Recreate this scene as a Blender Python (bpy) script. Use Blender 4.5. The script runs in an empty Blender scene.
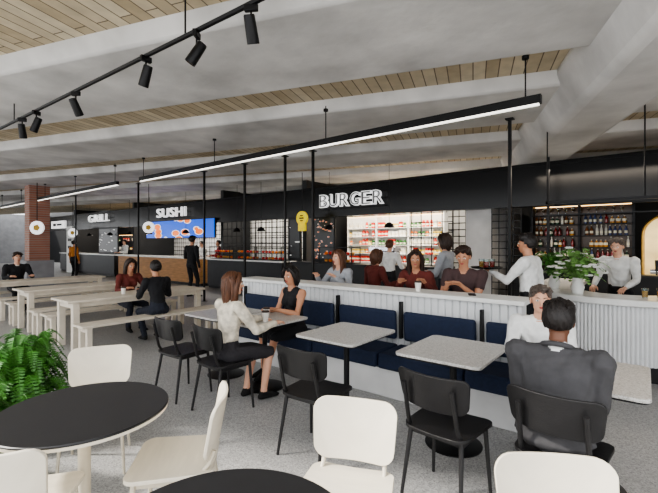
import bpy, bmesh, math, random
from math import *
from mathutils import Vector as V, Matrix as M
import numpy as np
random.seed(4)
SC=bpy.context.scene
COL=SC.collection
# ---------------------------------------------------------------- materials
def lin(c):
    return tuple((x/255/12.92 if x/255<=.04045 else ((x/255+.055)/1.055)**2.4) for x in c)
def mat(name,c,rough=.5,metal=0,var=.1,scale=8,bump=0,bscale=40,emit=0,stretch=(1,1,1),trans=0,alpha=1,spec=.5):
    m=bpy.data.materials.new(name); m.use_nodes=True
    nt=m.node_tree; b=nt.nodes['Principled BSDF']
    l=lin(c)
    tc=nt.nodes.new('ShaderNodeTexCoord'); mp=nt.nodes.new('ShaderNodeMapping'); mp.inputs['Scale'].default_value=stretch
    nt.links.new(tc.outputs['Object'],mp.inputs['Vector'])
    n=nt.nodes.new('ShaderNodeTexNoise'); n.inputs['Scale'].default_value=scale; n.inputs['Detail'].default_value=4
    nt.links.new(mp.outputs[0],n.inputs['Vector'])
    r=nt.nodes.new('ShaderNodeValToRGB')
    r.color_ramp.elements[0].position=.3; r.color_ramp.elements[1].position=.7
    r.color_ramp.elements[0].color=tuple(x*(1-var) for x in l)+(1,)
    r.color_ramp.elements[1].color=tuple(min(1,x*(1+var)) for x in l)+(1,)
    nt.links.new(n.outputs['Fac'],r.inputs['Fac']); nt.links.new(r.outputs[0],b.inputs['Base Color'])
    b.inputs['Roughness'].default_value=rough; b.inputs['Metallic'].default_value=metal
    b.inputs['Specular IOR Level'].default_value=spec
    if emit:
        nt.links.new(r.outputs[0],b.inputs['Emission Color']); b.inputs['Emission Strength'].default_value=emit
    if trans: b.inputs['Transmission Weight'].default_value=trans
    if alpha<1: b.inputs['Alpha'].default_value=alpha
    if bump:
        n2=nt.nodes.new('ShaderNodeTexNoise'); n2.inputs['Scale'].default_value=bscale
        nt.links.new(mp.outputs[0],n2.inputs['Vector'])
        bp=nt.nodes.new('ShaderNodeBump'); bp.inputs['Strength'].default_value=bump; bp.inputs['Distance'].default_value=.01
        nt.links.new(n2.outputs['Fac'],bp.inputs['Height']); nt.links.new(bp.outputs[0],b.inputs['Normal'])
    return m
def brickmat(name,c1,c2,cm,w,h,mortar,rot=0,rough=.6,offset=.5,plane='XY',mul=.35,nsc=3):
    m=bpy.data.materials.new(name); m.use_nodes=True
    nt=m.node_tree; b=nt.nodes['Principled BSDF']; b.inputs['Roughness'].default_value=rough
    tc=nt.nodes.new('ShaderNodeTexCoord'); mp=nt.nodes.new('ShaderNodeMapping')
    if plane=='XZ': mp.inputs['Rotation'].default_value=(-pi/2,0,0)
    else: mp.inputs['Rotation'].default_value=(0,0,rot)
    nt.links.new(tc.outputs['Object'],mp.inputs['Vector'])
    br=nt.nodes.new('ShaderNodeTexBrick'); br.offset=offset
    br.inputs['Scale'].default_value=1; br.inputs['Brick Width'].default_value=w; br.inputs['Row Height'].default_value=h
    br.inputs['Mortar Size'].default_value=mortar; br.inputs['Mortar Smooth'].default_value=.1
    br.inputs['Color1'].default_value=lin(c1)+(1,); br.inputs['Color2'].default_value=lin(c2)+(1,); br.inputs['Mortar'].default_value=lin(cm)+(1,)
    nt.links.new(mp.outputs[0],br.inputs['Vector'])
    n=nt.nodes.new('ShaderNodeTexNoise'); n.inputs['Scale'].default_value=nsc; n.inputs['Detail'].default_value=6
    nt.links.new(mp.outputs[0],n.inputs['Vector'])
    mx=nt.nodes.new('ShaderNodeMix'); mx.data_type='RGBA'; mx.blend_type='MULTIPLY'; mx.inputs[0].default_value=mul
    nt.links.new(br.outputs['Color'],mx.inputs[6]); nt.links.new(n.outputs['Fac'],mx.inputs[7])
    nt.links.new(mx.outputs[2],b.inputs['Base Color'])
    return m
def terrazzo(name,base,chips,dark,scale=90,rough=.35,p1=.15,p2=.7,lo=.8,zsc=1):
    m=bpy.data.materials.new(name); m.use_nodes=True
    nt=m.node_tree; b=nt.nodes['Principled BSDF']; b.inputs['Roughness'].default_value=rough
    tc=nt.nodes.new('ShaderNodeTexCoord')
    v=nt.nodes.new('ShaderNodeTexVoronoi'); v.inputs['Scale'].default_value=scale
    nt.links.new(tc.outputs['Object'],v.inputs['Vector'])
    sp=nt.nodes.new('ShaderNodeSeparateColor'); nt.links.new(v.outputs['Color'],sp.inputs[0])
    r=nt.nodes.new('ShaderNodeValToRGB'); r.color_ramp.interpolation='CONSTANT'
    e=r.color_ramp.elements; e[0].position=0; e[0].color=lin(dark)+(1,); e[1].position=p1; e[1].color=lin(base)+(1,)
    x=e.new(p2); x.color=lin(chips)+(1,)
    nt.links.new(sp.outputs[0],r.inputs['Fac'])
    n=nt.nodes.new('ShaderNodeTexNoise'); n.inputs['Scale'].default_value=.8; n.inputs['Detail'].default_value=5
    nt.links.new(tc.outputs['Object'],n.inputs['Vector'])
    r2=nt.nodes.new('ShaderNodeValToRGB'); r2.color_ramp.elements[0].color=(lo,lo,lo,1); r2.color_ramp.elements[1].color=(1,1,1,1)
    nt.links.new(n.outputs['Fac'],r2.inputs['Fac'])
    mx=nt.nodes.new('ShaderNodeMix'); mx.data_type='RGBA'; mx.blend_type='MULTIPLY'; mx.inputs[0].default_value=1
    nt.links.new(r.outputs[0],mx.inputs[6]); nt.links.new(r2.outputs[0],mx.inputs[7]); nt.links.new(mx.outputs[2],b.inputs['Base Color'])
    return m
def blobs(name,bg,fg,scale,thr,emit,stretch=(1,1,1)):
    m=bpy.data.materials.new(name); m.use_nodes=True
    nt=m.node_tree; b=nt.nodes['Principled BSDF']; b.inputs['Roughness'].default_value=.3
    tc=nt.nodes.new('ShaderNodeTexCoord'); mp=nt.nodes.new('ShaderNodeMapping'); mp.inputs['Scale'].default_value=stretch
    mp.inputs['Rotation'].default_value=(0,.35,0)
    nt.links.new(tc.outputs['Object'],mp.inputs['Vector'])
    v=nt.nodes.new('ShaderNodeTexVoronoi'); v.inputs['Scale'].default_value=scale; nt.links.new(mp.outputs[0],v.inputs['Vector'])
    r=nt.nodes.new('ShaderNodeValToRGB'); r.color_ramp.interpolation='CONSTANT'
    e=r.color_ramp.elements; e[0].position=0; e[0].color=lin(fg)+(1,); e[1].position=thr; e[1].color=lin((240,240,240))+(1,)
    x=e.new(thr*1.15); x.color=lin(bg)+(1,)
    nt.links.new(v.outputs['Distance'],r.inputs['Fac']); nt.links.new(r.outputs[0],b.inputs['Base Color'])
    nt.links.new(r.outputs[0],b.inputs['Emission Color']); b.inputs['Emission Strength'].default_value=emit
    return m

BLACK=mat('black_steel',(20,20,22),.45,.3,.15)
BLKWOOD=mat('black_stained_wood',(34,33,34),.4,0,.25,6,.15,60,stretch=(1,8,1))
BLKLAM=mat('black_laminate',(30,30,32),.35,0,.1)
CREAM=mat('cream_wood',(218,210,194),.45,0,.05,5,stretch=(1,6,1))
CREAMST=mat('cream_steel',(205,196,178),.4,.1,.04)
PICNIC=mat('whitewashed_timber',(218,208,192),.6,0,.1,5,.1,30,stretch=(8,1,1))
CONC=mat('pale_concrete',(212,211,210),.75,0,.26,1.1,.4,10)
CONC2=mat('grey_concrete',(150,150,152),.7,0,.12,3,.1,25)
NAVY=mat('navy_upholstery',(28,40,66),.8,0,.15,30,.2,200)
WPANEL=mat('white_painted_panel',(222,223,224),.5,0,.03)
DARKW=mat('charcoal_wall',(30,31,33),.5,0,.12,2)
GLOSSB=mat('gloss_black_metal',(18,19,21),.25,.3,.1)
DGREY=mat('dark_grey_metal',(46,47,50),.45,.4,.1)
WHITEM=mat('white_matt',(235,235,232),.5,0,.03)
STONE=mat('white_stone',(226,226,224),.2,0,.08,6)
WOODW=mat('warm_oak',(176,128,78),.5,0,.2,3,.1,20,stretch=(1,1,6))
EMW=mat('white_led',(255,250,240),.5,0,.01,emit=2)
EMLET=mat('letter_white',(250,250,250),.5,0,.01,emit=.8)
EMWARM=mat('warm_led',(255,205,140),.5,0,.01,emit=4)
GLASSM=mat('clear_glass',(235,245,245),.05,0,.01,trans=1)
TABLETOP=terrazzo('table_terrazzo',(190,187,182),(206,203,199),(166,163,158),140,.3,.2,.6,.94)
FLOORM=terrazzo('floor_terrazzo',(170,169,168),(190,189,187),(146,145,144),110,.45,.18,.72,.8)
PLANK=brickmat('ceiling_planks',(236,222,194),(200,182,150),(120,106,86),2.9,.15,.007,rot=pi/2,mul=.4,nsc=6)
TILE=brickmat('white_grid_tile',(214,214,212),(200,200,199),(24,24,26),.2,.2,.014,offset=0,plane='XZ',rough=.25)
BRICKR=brickmat('tan_brick',(186,128,104),(170,112,90),(165,155,148),.22,.08,.01,plane='XZ')
MENUB=blobs('blue_menu_screen',(4,84,205),(245,120,35),1.5,.3,1.0,(.75,1,1.7))
MENUD=blobs('dark_menu_print',(30,32,34),(225,120,50),7,.26,.3,(1,1,2))
MENUW=blobs('white_menu_print',(24,25,27),(225,225,222),5,.2,.3,(.35,1,2.2))
# ---------------------------------------------------------------- mesh builder
def catmull(p,n=10,closed=False):
    out=[]; p=[V(q) for q in p]
    for i in range(len(p)-1):
        a=p[max(i-1,0)];b=p[i];c=p[i+1];d=p[min(i+2,len(p)-1)]
        for k in range(n):
            t=k/n; out.append(.5*((2*b)+(c-a)*t+(2*a-5*b+4*c-d)*t*t+(3*b-a-3*c+d)*t**3))
    out.append(p[-1]); return out
class G:
    def __init__(s): s.v=[];s.f=[];s.m=[]
    def add(s,vs,fs,mi=0,T=None):
        o=len(s.v)
        for v in vs:
            v=V(v); s.v.append(T@v if T is not None else v)
        for f in fs: s.f.append([i+o for i in f]); s.m.append(mi)
        return s
    def box(s,a,b,mi=0,T=None):
        vs=[(x,y,z) for x in (a[0],b[0]) for y in (a[1],b[1]) for z in (a[2],b[2])]
        return s.add(vs,[(0,1,3,2),(4,6,7,5),(0,4,5,1),(2,3,7,6),(0,2,6,4),(1,5,7,3)],mi,T)
    def cb(s,c,d,mi=0,T=None):
        return s.box([c[i]-d[i]/2 for i in range(3)],[c[i]+d[i]/2 for i in range(3)],mi,T)
    def tube(s,pts,r,n=10,mi=0,T=None):
        pts=[V(p) for p in pts]; k=len(pts)
        if not isinstance(r,(list,tuple)): r=[r]*k
        vs=[];fs=[]; prev=None
        for i,p in enumerate(pts):
            t=(pts[min(i+1,k-1)]-pts[max(i-1,0)]).normalized()
            if prev is None:
                a=t.orthogonal().normalized()
            else:
                a=(prev-t*prev.dot(t)).normalized()
            prev=a; b=t.cross(a)
            for j in range(n):
                an=2*pi*j/n; vs.append(p+(a*cos(an)+b*sin(an))*r[i])
        for i in range(k-1):
            for j in range(n):
                j2=(j+1)%n; fs.append((i*n+j,i*n+j2,(i+1)*n+j2,(i+1)*n+j))
        fs.append(tuple(range(n))[::-1]); fs.append(tuple(range((k-1)*n,k*n)))
        return s.add(vs,fs,mi,T)
    def cyl(s,a,b,r0,r1=None,n=14,mi=0,T=None):
        return s.tube([a,b],[r0,r0 if r1 is None else r1],n,mi,T)
    def lathe(s,prof,n=28,c=(0,0,0),mi=0,T=None):
        vs=[];fs=[];k=len(prof)
        for r,z in prof:
            for j in range(n):
                a=2*pi*j/n; vs.append((c[0]+r*cos(a),c[1]+r*sin(a),c[2]+z))
        for i in range(k-1):
            for j in range(n):
                j2=(j+1)%n; fs.append((i*n+j,i*n+j2,(i+1)*n+j2,(i+1)*n+j))
        fs.append(tuple(range(n))[::-1]); fs.append(tuple(range((k-1)*n,k*n)))
        return s.add(vs,fs,mi,T)
    def ell(s,c,r,nu=14,nv=9,mi=0,T=None,fn=None):
        vs=[];fs=[]
        if not isinstance(r,(list,tuple)): r=(r,r,r)
        for i in range(nv+1):
            th=pi*i/nv
            for j in range(nu):
                a=2*pi*j/nu
                d=V((sin(th)*cos(a),sin(th)*sin(a),cos(th)))
                k=fn(d) if fn else 1
                vs.append((c[0]+d.x*r[0]*k,c[1]+d.y*r[1]*k,c[2]+d.z*r[2]*k))
        for i in range(nv):
            for j in range(nu):
                j2=(j+1)%nu; fs.append((i*nu+j,(i+1)*nu+j,(i+1)*nu+j2,i*nu+j2))
        return s.add(vs,fs,mi,T)
    def panel(s,w,h,t,r,curv=0,T=None,mi=0,nx=20,nz=3,taper=0):
        xs=[];N=nx
        for i in range(N+1):
            xs.append(-cos(pi*i/N)*w/2)
        vs=[]
        for side in (1,-1):
            for x in xs:
                e=abs(x)-(w/2-r)
                hh=h/2-r+(sqrt(max(0,r*r-e*e)) if e>0 else r)
                for k in range(nz+1):
                    z=-hh+2*hh*k/nz
                    xx=x*(1+taper*z/(h/2))
                    vs.append((xx,curv*(x/(w/2))**2+side*t/2,z))
        fs=[];q=nz+1;o=(N+1)*q
        for i in range(N):
            for k in range(nz):
                a=i*q+k; fs.append((a,a+1,a+q+1,a+q)); fs.append((o+a,o+a+q,o+a+q+1,o+a+1))
            a=i*q; fs.append((a,a+q,o+a+q,o+a))
            a=i*q+nz; fs.append((a,o+a,o+a+q,a+q))
        for k in range(nz):
            fs.append((k,o+k,o+k+1,k+1)); a=N*q+k; fs.append((a,a+1,o+a+1,o+a))
        return s.add(vs,fs,mi,T)
    def strip(s,path,outer,inner,z0,z1,mi=0):
        k=len(path);vs=[];fs=[]
        for i,p in enumerate(path):
            t=(path[min(i+1,k-1)]-path[max(i-1,0)]); t=V((t.x,t.y,0)).normalized(); n=V((t.y,-t.x,0))
            o=p+n*(outer(i) if callable(outer) else outer); q=p+n*inner
            vs+=[(o.x,o.y,z0),(o.x,o.y,z1),(q.x,q.y,z1),(q.x,q.y,z0)]
        for i in range(k-1):
            a=4*i;b=a+4
            for j in range(4):
                j2=(j+1)%4; fs.append((a+j,b+j,b+j2,a+j2))
        fs.append((0,1,2,3)); a=4*(k-1); fs.append((a+3,a+2,a+1,a))
        return s.add(vs,fs,mi)
    def mesh(s,name,mats,ang=35):
        me=bpy.data.meshes.new(name); me.from_pydata([tuple(v) for v in s.v],[],s.f)
        for m in mats: me.materials.append(m)
        me.polygons.foreach_set('material_index',s.m)
        bm=bmesh.new(); bm.from_mesh(me); bmesh.ops.recalc_face_normals(bm,faces=bm.faces); bm.to_mesh(me); bm.free()
        me.shade_smooth(); me.set_sharp_from_angle(angle=radians(ang)); me.update()
        return me
def RX(a): return M.Rotation(a,4,'X')
def RY(a): return M.Rotation(a,4,'Y')
def RZ(a): return M.Rotation(a,4,'Z')
def TR(x,y,z): return M.Translation((x,y,z))
def meta(o,label=None,cat=None,group=None,kind=None):
    if label: o['label']=label
    if cat: o['category']=cat
    if group: o['group']=group
    if kind: o['kind']=kind
def mk(name,g,mats,parent=None,bevel=0,label=None,cat=None,group=None,kind=None,loc=(0,0,0),rz=0,ang=35):
    if not isinstance(mats,(list,tuple)): mats=[mats]
    me=g.mesh(name,mats,ang) if isinstance(g,G) else g
    o=bpy.data.objects.new(name,me); COL.objects.link(o)
    o.location=loc; o.rotation_euler=(0,0,rz)
    if parent: o.parent=parent
    if bevel:
        b=o.modifiers.new('bevel','BEVEL'); b.width=bevel; b.segments=2; b.limit_method='ANGLE'
    meta(o,label,cat,group,kind); return o
def thing(name,label,cat,loc=(0,0,0),rz=0,group=None):
    o=bpy.data.objects.new(name,None); COL.objects.link(o); o.empty_display_size=.1
    o.location=loc; o.rotation_euler=(0,0,rz); meta(o,label,cat,group); return o
def dup(root,loc,rz=None,label=None,scale=None):
    r=root.copy(); COL.objects.link(r); r.location=loc
    if rz is not None: r.rotation_euler=(0,0,rz)
    if label: r['label']=label
    if scale: r.scale=scale
    def rec(a,b):
        for ch in list(a.children):
            c=ch.copy(); c.parent=b; COL.objects.link(c); rec(ch,c)
    rec(root,r); return r
def textmesh(txt,w,h,ext,mats,offset=0.0,space=1.0):
    cu=bpy.data.curves.new('lettering','FONT'); cu.body=txt; cu.size=1; cu.extrude=.05; cu.align_x='CENTER'; cu.align_y='CENTER'; cu.offset=offset; cu.space_character=space
    o=bpy.data.objects.new('tmp_text',cu); COL.objects.link(o)
    dg=bpy.context.evaluated_depsgraph_get(); dg.update()
    me=bpy.data.meshes.new_from_object(o.evaluated_get(dg)); bpy.data.objects.remove(o)
    co=np.zeros(len(me.vertices)*3); me.vertices.foreach_get('co',co); co=co.reshape(-1,3)
    mn=co.min(0);mx=co.max(0); c=(mn+mx)/2
    co=(co-c)/np.maximum(mx-mn,1e-6)*np.array([w,h,ext])
    co=np.stack([co[:,0],-co[:,2],co[:,1]],1)
    me.vertices.foreach_set('co',co.ravel()); me.materials.clear()
    for m in mats: me.materials.append(m)
    me.update(); return me
# ---------------------------------------------------------------- room shell
mk('floor',G().box((-45,-14,-.1),(12,16,0)),FLOORM,kind='structure')
BA=radians(18.5)
mk('ceiling',G().box((-40,.7,3.74),(14,20,3.86)),PLANK,kind='structure',rz=BA)
k=0
def beam(s0,s1,zb,x0=-36,x1=10):
    global k; k+=1
    g=G(); c=.06
    prof=[(s0+c,zb),(s1-c,zb),(s1+.04,3.76),(s0-.04,3.76)]
    vs=[(x0,a,b) for a,b in prof]+[(x1,a,b) for a,b in prof]
    g.add(vs,[(0,1,2,3),(7,6,5,4),(0,4,5,1),(1,5,6,2),(2,6,7,3),(3,7,4,0)])
    mk('trim_%d'%k,g,CONC,kind='structure',rz=BA,bevel=.03)
for s0,s1 in ((.7,1.8),(3.05,4.72),(5.62,7.35),(8.35,9.95),(11,12.6),(13.6,15.2)): beam(s0,s1,3.57)
g=G()
prof=[(.14,3.24),(.92,3.24),(1.15,3.76),(-.1,3.76)]
vs=[(a,-3,b) for a,b in prof]+[(a,9,b) for a,b in prof]
g.add(vs,[(0,1,2,3),(7,6,5,4),(0,4,5,1),(1,5,6,2),(2,6,7,3),(3,7,4,0)]); k+=1
mk('trim_%d'%k,g,CONC,kind='structure',loc=(.0,3.7,0),rz=radians(22),bevel=.08)
mk('wall_back',G().box((-45,12,0),(12,12.2,4.2)),DARKW,kind='structure')
mk('wall_right',G().box((5.5,4,0),(5.7,12,4.2)),DARKW,kind='structure')
mk('wall_partition_0',G().box((-3.3,9.35,0),(-2.7,12,2.4)),CONC,kind='structure')
for n,x in enumerate((-8.4,-12.6,-19.6,-27)):
    mk('wall_partition_%d'%(n+1),G().box((x-.08,9.4,0),(x+.08,12,3.6)),DARKW,kind='structure')
mk('wall_kitchen_tile',G().box((-12.5,10.7,0),(-8.5,10.8,3.5)),TILE,kind='structure')
mk('wall_burger_tile',G().box((-8.3,11.9,0),(-3.36,11.98,3.5)),TILE,kind='structure')
mk('wall_sushi_tile',G().box((-19.5,11.5,0),(-12.7,11.6,3.5)),TILE,kind='structure')
mk('fascia_panel',G().box((-34,9.1,2.42),(5.4,9.25,3.2)).box((-34,9.05,2.36),(5.4,9.3,2.44)).box((-34,9.05,3.18),(5.4,9.3,3.24)),GLOSSB,label='long black metal fascia band above the food counters',cat='fascia')
# ---------------------------------------------------------------- posts
post=None
for (x,y) in [(-5.57,6.5),(-6.4,6.5),(-7.8,6.5),(-9.5,6.5),(-13.2,6.5),(-18.5,6.5),(-1.68,6.75),(-1.45,8.6)]:
    if post is None:
        post=mk('steel_post',G().cb((0,0,1.8),(.045,.045,3.6)).cb((0,0,.005),(.12,.12,.01)).cb((0,0,3.565),(.12,.12,.02)),BLACK,label='slim black steel post from floor to ceiling',cat='post',group='black steel posts',loc=(x,y,0))
    else: dup(post,(x,y,0))
# ---------------------------------------------------------------- linear pendants
def linear(x0,x1,y,z):
    t=thing('linear_pendant_light','long black linear pendant with glowing underside on rods','pendant light',((x0+x1)/2,y,z))
    L=x1-x0
    mk('housing',G().cb((0,0,.03),(L,.07,.09)),BLACK,t)
    mk('diffuser',G().cb((0,0,-.022),(L-.04,.05,.014)),EMW,t)
    n=max(2,int(L/2.2))
    for i in range(n+1):
        xx=-L/2+.15+(L-.3)*i/n
        mk('rod',G().cyl((xx,0,.07),(xx,0,3.6-z+.02),.008,n=6).cyl((xx,0,3.54-z),(xx,0,3.575-z),.035,n=12),BLACK,t)
linear(-9.25,-.84,4.6,3.06); linear(-21,-10.4,4.6,3.08)
# ---------------------------------------------------------------- track + spots
a=V((-.9,1.97,3.32)); b=V((-9.4,1.57,3.32))
mk('lighting_track',G().tube([a,b],.022,6).cyl((-3.0,1.87,3.3),(-3.0,1.87,3.62),.008,n=6).cyl((-7,1.68,3.3),(-7,1.68,3.62),.008,n=6),BLACK,label='black ceiling lighting track hung under the beams',cat='lighting track')
def spot(x,y,yaw,tilt):
    t=thing('track_spotlight','black cylindrical spotlight clipped to the ceiling track','spotlight',(x,y,3.3),yaw,'track spotlights')
    mk('adapter',G().cb((0,0,-.01),(.1,.035,.05)),BLACK,t,.004)
    mk('stem',G().cyl((0,0,-.02),(0,0,-.13),.008,n=8),BLACK,t)
    T=TR(0,0,-.16)@RX(tilt)
    mk('lamp_head',G().lathe([(.0,.09),(.036,.09),(.04,.08),(.045,-.08),(.045,-.1),(.038,-.1),(.036,-.07),(0,-.07)],20,T=T),BLACK,t)
    mk('lens',G().lathe([(0,-.074),(.035,-.074),(.035,-.07),(0,-.07)],16,T=T),EMWARM,t)
def tr(x): return 1.97+(x+.9)*(.4/8.5)
for x,yw,ti in [(-2.22,.5,.5),(-2.85,2.2,.6),(-3.6,1.6,.5),(-5.05,.5,.6),(-6.2,2,.5),(-6.7,1,.4)]: spot(x,tr(x),yw,ti)
# ---------------------------------------------------------------- banquette
pw=[V((-5.05+i*.01,4.18,0)) for i in range(0,413)]
t=thing('banquette_partition','low white tongue-and-groove partition with pale ledge behind the bench','partition')
mk('panelling',G().strip(pw,lambda i:0 if (i%8) in (0,) else .02,-.14,0,1.0),WPANEL,t,ang=20)
mk('ledge',G().box((-5.1,4.1,1.0),(-.89,4.5,1.045)),WHITEM,t,.006)
mk('rear_support',G().box((-5.05,4.32,.0),(-.93,4.36,1.0)),WHITEM,t)
t=thing('banquette_bench','long navy upholstered banquette on a pale concrete base','bench')
mk('base',G().box((-4.9,3.62,0),(-.38,4.12,.3)),CONC,t,.01)
n=5; L=4.52/n
for i in range(n):
    x0=-4.9+i*L
    mk('seat_cushion',G().box((x0+.008,3.56,.3),(x0+L-.008,4.06,.46)),NAVY,t,.03)
    w_=L-.1 if i<n-1 else .38
    T=TR(x0+.05+w_/2,4.08,.66)@RX(.06)
    mk('back_cushion',G().cb((0,0,0),(w_,.07,.33),T=T),NAVY,t,.03)
    mk('bracket',G().cb((x0+.0,4.1,.72),(.03,.05,.42)),BLACK,t)
# ---------------------------------------------------------------- cafe tables
def cafe_table(x,y,label):
    t=thing('cafe_table',label,'table',(x,y,0),0,'square cafe tables along the banquette')
    mk('table_top',G().panel(.66,.76,.022,.05,0,TR(0,0,.745)@RX(-pi/2)),TABLETOP,t,.003)
    mk('edge_band',G().panel(.64,.74,.012,.05,0,TR(0,0,.728)@RX(-pi/2)),BLACK,t)
    mk('column',G().cyl((0,0,.02),(0,0,.725),.027,n=18).cb((0,0,.715),(.3,.3,.012)),BLACK,t)
    mk('foot',G().lathe([(0,.022),(.04,.03),(.2,.014),(.22,.008),(.22,0),(0,0)],36),BLACK,t)
    return t
lb='square terrazzo-topped cafe table on black pedestal by the navy bench'
t0=cafe_table(-3.33,3.06,'square terrazzo-topped cafe table holding two takeaway cups')
for x in (-4.02,): dup(t0,(x,3.06,0),label=lb)
dup(t0,(-2.22,3.08,0),label=lb); dup(t0,(-1.2,3.12,0),label=lb); dup(t0,(-.3,3.12,0),label='square terrazzo-topped cafe table between the two men')
# ---------------------------------------------------------------- chairs
def chair(kind,x,y,rz,label):
    blk=kind=='black'
    t=thing('dining_chair',label,'chair',(x,y,0),rz,'black dining chairs' if blk else 'cream dining chairs')
    W=BLKWOOD if blk else CREAM; S=BLKWOOD if blk else CREAMST
    r=.014 if blk else .012
    mk('seat',G().panel(.43,.42,.02,.07,-.012,TR(0,.0,.455)@RX(-pi/2),taper=.05),W,t,.004)
    if blk:
        mk('backrest',G().panel(.45,.22,.016,.05,.05,TR(0,-.235,.715)@RX(.18),taper=.06),W,t,.004)
    else:
        mk('backrest',G().panel(.42,.3,.016,.07,.045,TR(0,-.235,.65)@RX(.18),taper=.05),W,t,.004)
    for sx in (-1,1):
        mk('leg',G().cyl((sx*.175,.16,.445),(sx*.2,.19,0),r*1.1,r*.75,10),S,t)
        mk('leg',G().cyl((sx*.165,-.16,.445),(sx*.195,-.235,0),r*1.1,r*.75,10),S,t)
        if blk: mk('upright',G().tube([(sx*.165,-.15,.44),(sx*.16,-.2,.52),(sx*.155,-.262,.76)],r*.95,10),S,t)
        else: mk('upright',G().tube([(sx*.16,-.14,.44),(sx*.155,-.19,.5),(sx*.15,-.215,.56)],r*.9,10),S,t)
    mk('frame_rail',G().cb((0,.16,.43),(.34,.02,.03)).cb((0,-.15,.43),(.32,.02,.03)).cb((-.165,0,.43),(.02,.32,.03)).cb((.165,0,.43),(.02,.32,.03)),S,t)
    return t
bl='black-stained wooden dining chair pushed toward a cafe table'
c0=chair('black',-3.86,2.4,.05,bl)
dup(c0,(-3.2,2.42,0),-.03,'black-stained wooden dining chair under the woman in blouse')
dup(c0,(-2.0,2.38,0),.06,bl)
dup(c0,(-.98,2.45,0),-.08,bl)
dup(c0,(-.36,2.55,0),-.06,'black-stained wooden dining chair under the man in suit')
wl='cream dining chair with curved backrest at a round table'
w0=chair('white',-3.1,1.22,-2.1,wl)
dup(w0,(-1.95,1.16,0),radians(138),wl)
dup(w0,(-2.16,.52,0),radians(50),wl)
dup(w0,(-1.075,1.475,0),radians(202),wl)
dup(w0,(-.15,1.50,0),radians(212),wl)
def round_table(x,y,label,R=.4):
    t=thing('round_table',label,'table',(x,y,0),0,'round black-topped tables')
    mk('table_top',G().lathe([(0,.755),(R-.004,.755),(R,.751),(R,.744),(0,.744)],64),BLKLAM,t)
    mk('edge_band',G().lathe([(0,.744),(R+.001,.744),(R-.003,.728),(R-.03,.722),(0,.722)],64),CREAM,t)
    mk('column',G().cyl((0,0,.02),(0,0,.724),.03,n=20).lathe([(0,.70),(.03,.70),(.1,.722),(0,.722)],20),CREAMST,t)
    mk('foot',G().lathe([(0,.035),(.035,.03),(.23,.012),(.24,0),(0,0)],40),CREAMST,t)
    return t
r0=round_table(-2.25,.83,'round table with matt black top and cream edge')
dup(r0,(-.92,.68,0),label='round table with matt black top and cream edge')
# ---------------------------------------------------------------- picnic
def picnic_table(x,y,label):
    t=thing('picnic_table',label,'table',(x,y,0),0,'whitewashed picnic tables'); L=2.3
    g=G()
    for i in range(6): g.cb((-.3+i*.12,0,.735),(.114,L,.035))
    mk('table_top',g,PICNIC,t,.004)
    for sy in (-1,1):
        for sx in (-1,1): mk('leg',G().cb((sx*.28,sy*(L/2-.12),.36),(.09,.09,.72)),PICNIC,t,.004)
        mk('end_rail',G().cb((0,sy*(L/2-.12),.67),(.47,.07,.09)),PICNIC,t,.004)
    mk('apron',G().cb((-.28,0,.68),(.04,L-.3,.07)).cb((.28,0,.68),(.04,L-.3,.07)),PICNIC,t,.003)
    return t
def bench(x,y,label):
    t=thing('picnic_bench',label,'bench',(x,y,0),0,'whitewashed picnic benches'); L=2.3
    g=G()
    for i in range(3): g.cb((-.115+i*.115,0,.432),(.109,L,.035))
    mk('seat',g,PICNIC,t,.004)
    for sy in (-1,1):
        for sx in (-1,1): mk('leg',G().cb((sx*.12,sy*(L/2-.1),.207),(.07,.07,.414)),PICNIC,t,.004)
        mk('end_rail',G().cb((0,sy*(L/2-.1),.38),(.17,.06,.07)),PICNIC,t,.003)
    return t
p0=picnic_table(-6.9,3.35,'long whitewashed timber picnic table with slatted top')
for x in (-8.95,-11.2): dup(p0,(x,3.35,0))
b0=bench(-6.2,3.35,'long whitewashed timber bench beside a picnic table')
for x in (-7.6,-8.25,-9.65,-10.5,-11.9): dup(b0,(x,3.35,0))
# ---------------------------------------------------------------- curved bar
path=catmull([(-1.3,8.4,0),(-1.3,7.2,0),(-1.25,6.65,0),(-1.05,6.15,0),(-.65,5.8,0),(-.12,5.72,0),(.38,5.92,0),(.72,6.4,0),(.85,7.0,0),(.9,8.2,0)],70)
t=thing('bar_counter','curved white fluted bar counter with thick pale stone top','bar counter')
d=[0]
for i in range(1,len(path)): d.append(d[-1]+(path[i]-path[i-1]).length)
rs=[];j=0; s=0
while s<d[-1]:
    while d[j+1]<s: j+=1
    f=(s-d[j])/(d[j+1]-d[j]); rs.append(path[j].lerp(path[j+1],f)); s+=.007
mk('fluted_front',G().strip(rs,lambda i:.017*abs(sin(pi*i/6)),-.05,.2,.88),WPANEL,t,ang=20)
mk('plinth',G().strip(rs[::6],-.08,-.14,0,.2),BLACK,t)
mk('counter_top',G().strip(rs[::6],.09,-.5,.88,.955),STONE,t,.012)
mk('back_cabinet',G().strip(rs[::6],-.14,-.45,.1,.878),DGREY,t)
mk('back_counter',G().box((-2.3,9.4,0),(2.5,9.95,.95)).box((-2.35,9.35,.95),(2.5,9.97,1.0)),DGREY,label='dark back counter behind the bar',cat='counter')
t=thing('bottle_shelf','black steel bottle shelving with amber back panel, painted glow','shelf',(-.5,9.8,0))
mk('frame',G().box((-1.5,-.02,1.0),(-1.45,.2,2.42)).box((.3,-.02,1.0),(.35,.2,2.42)).box((-.6,-.02,1.0),(-.56,.2,2.42)),BLACK,t)
mk('back_panel',G().box((-1.5,.2,1.0),(.35,.22,2.42)),mat('amber_panel_painted_glow',(66,48,34),.25,.1,.5,2,emit=.1),t)  # warm bar glow put into the panel as faint emission; no lamp here
SB=(1.28,1.52,1.76,2.0,2.2)
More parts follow.
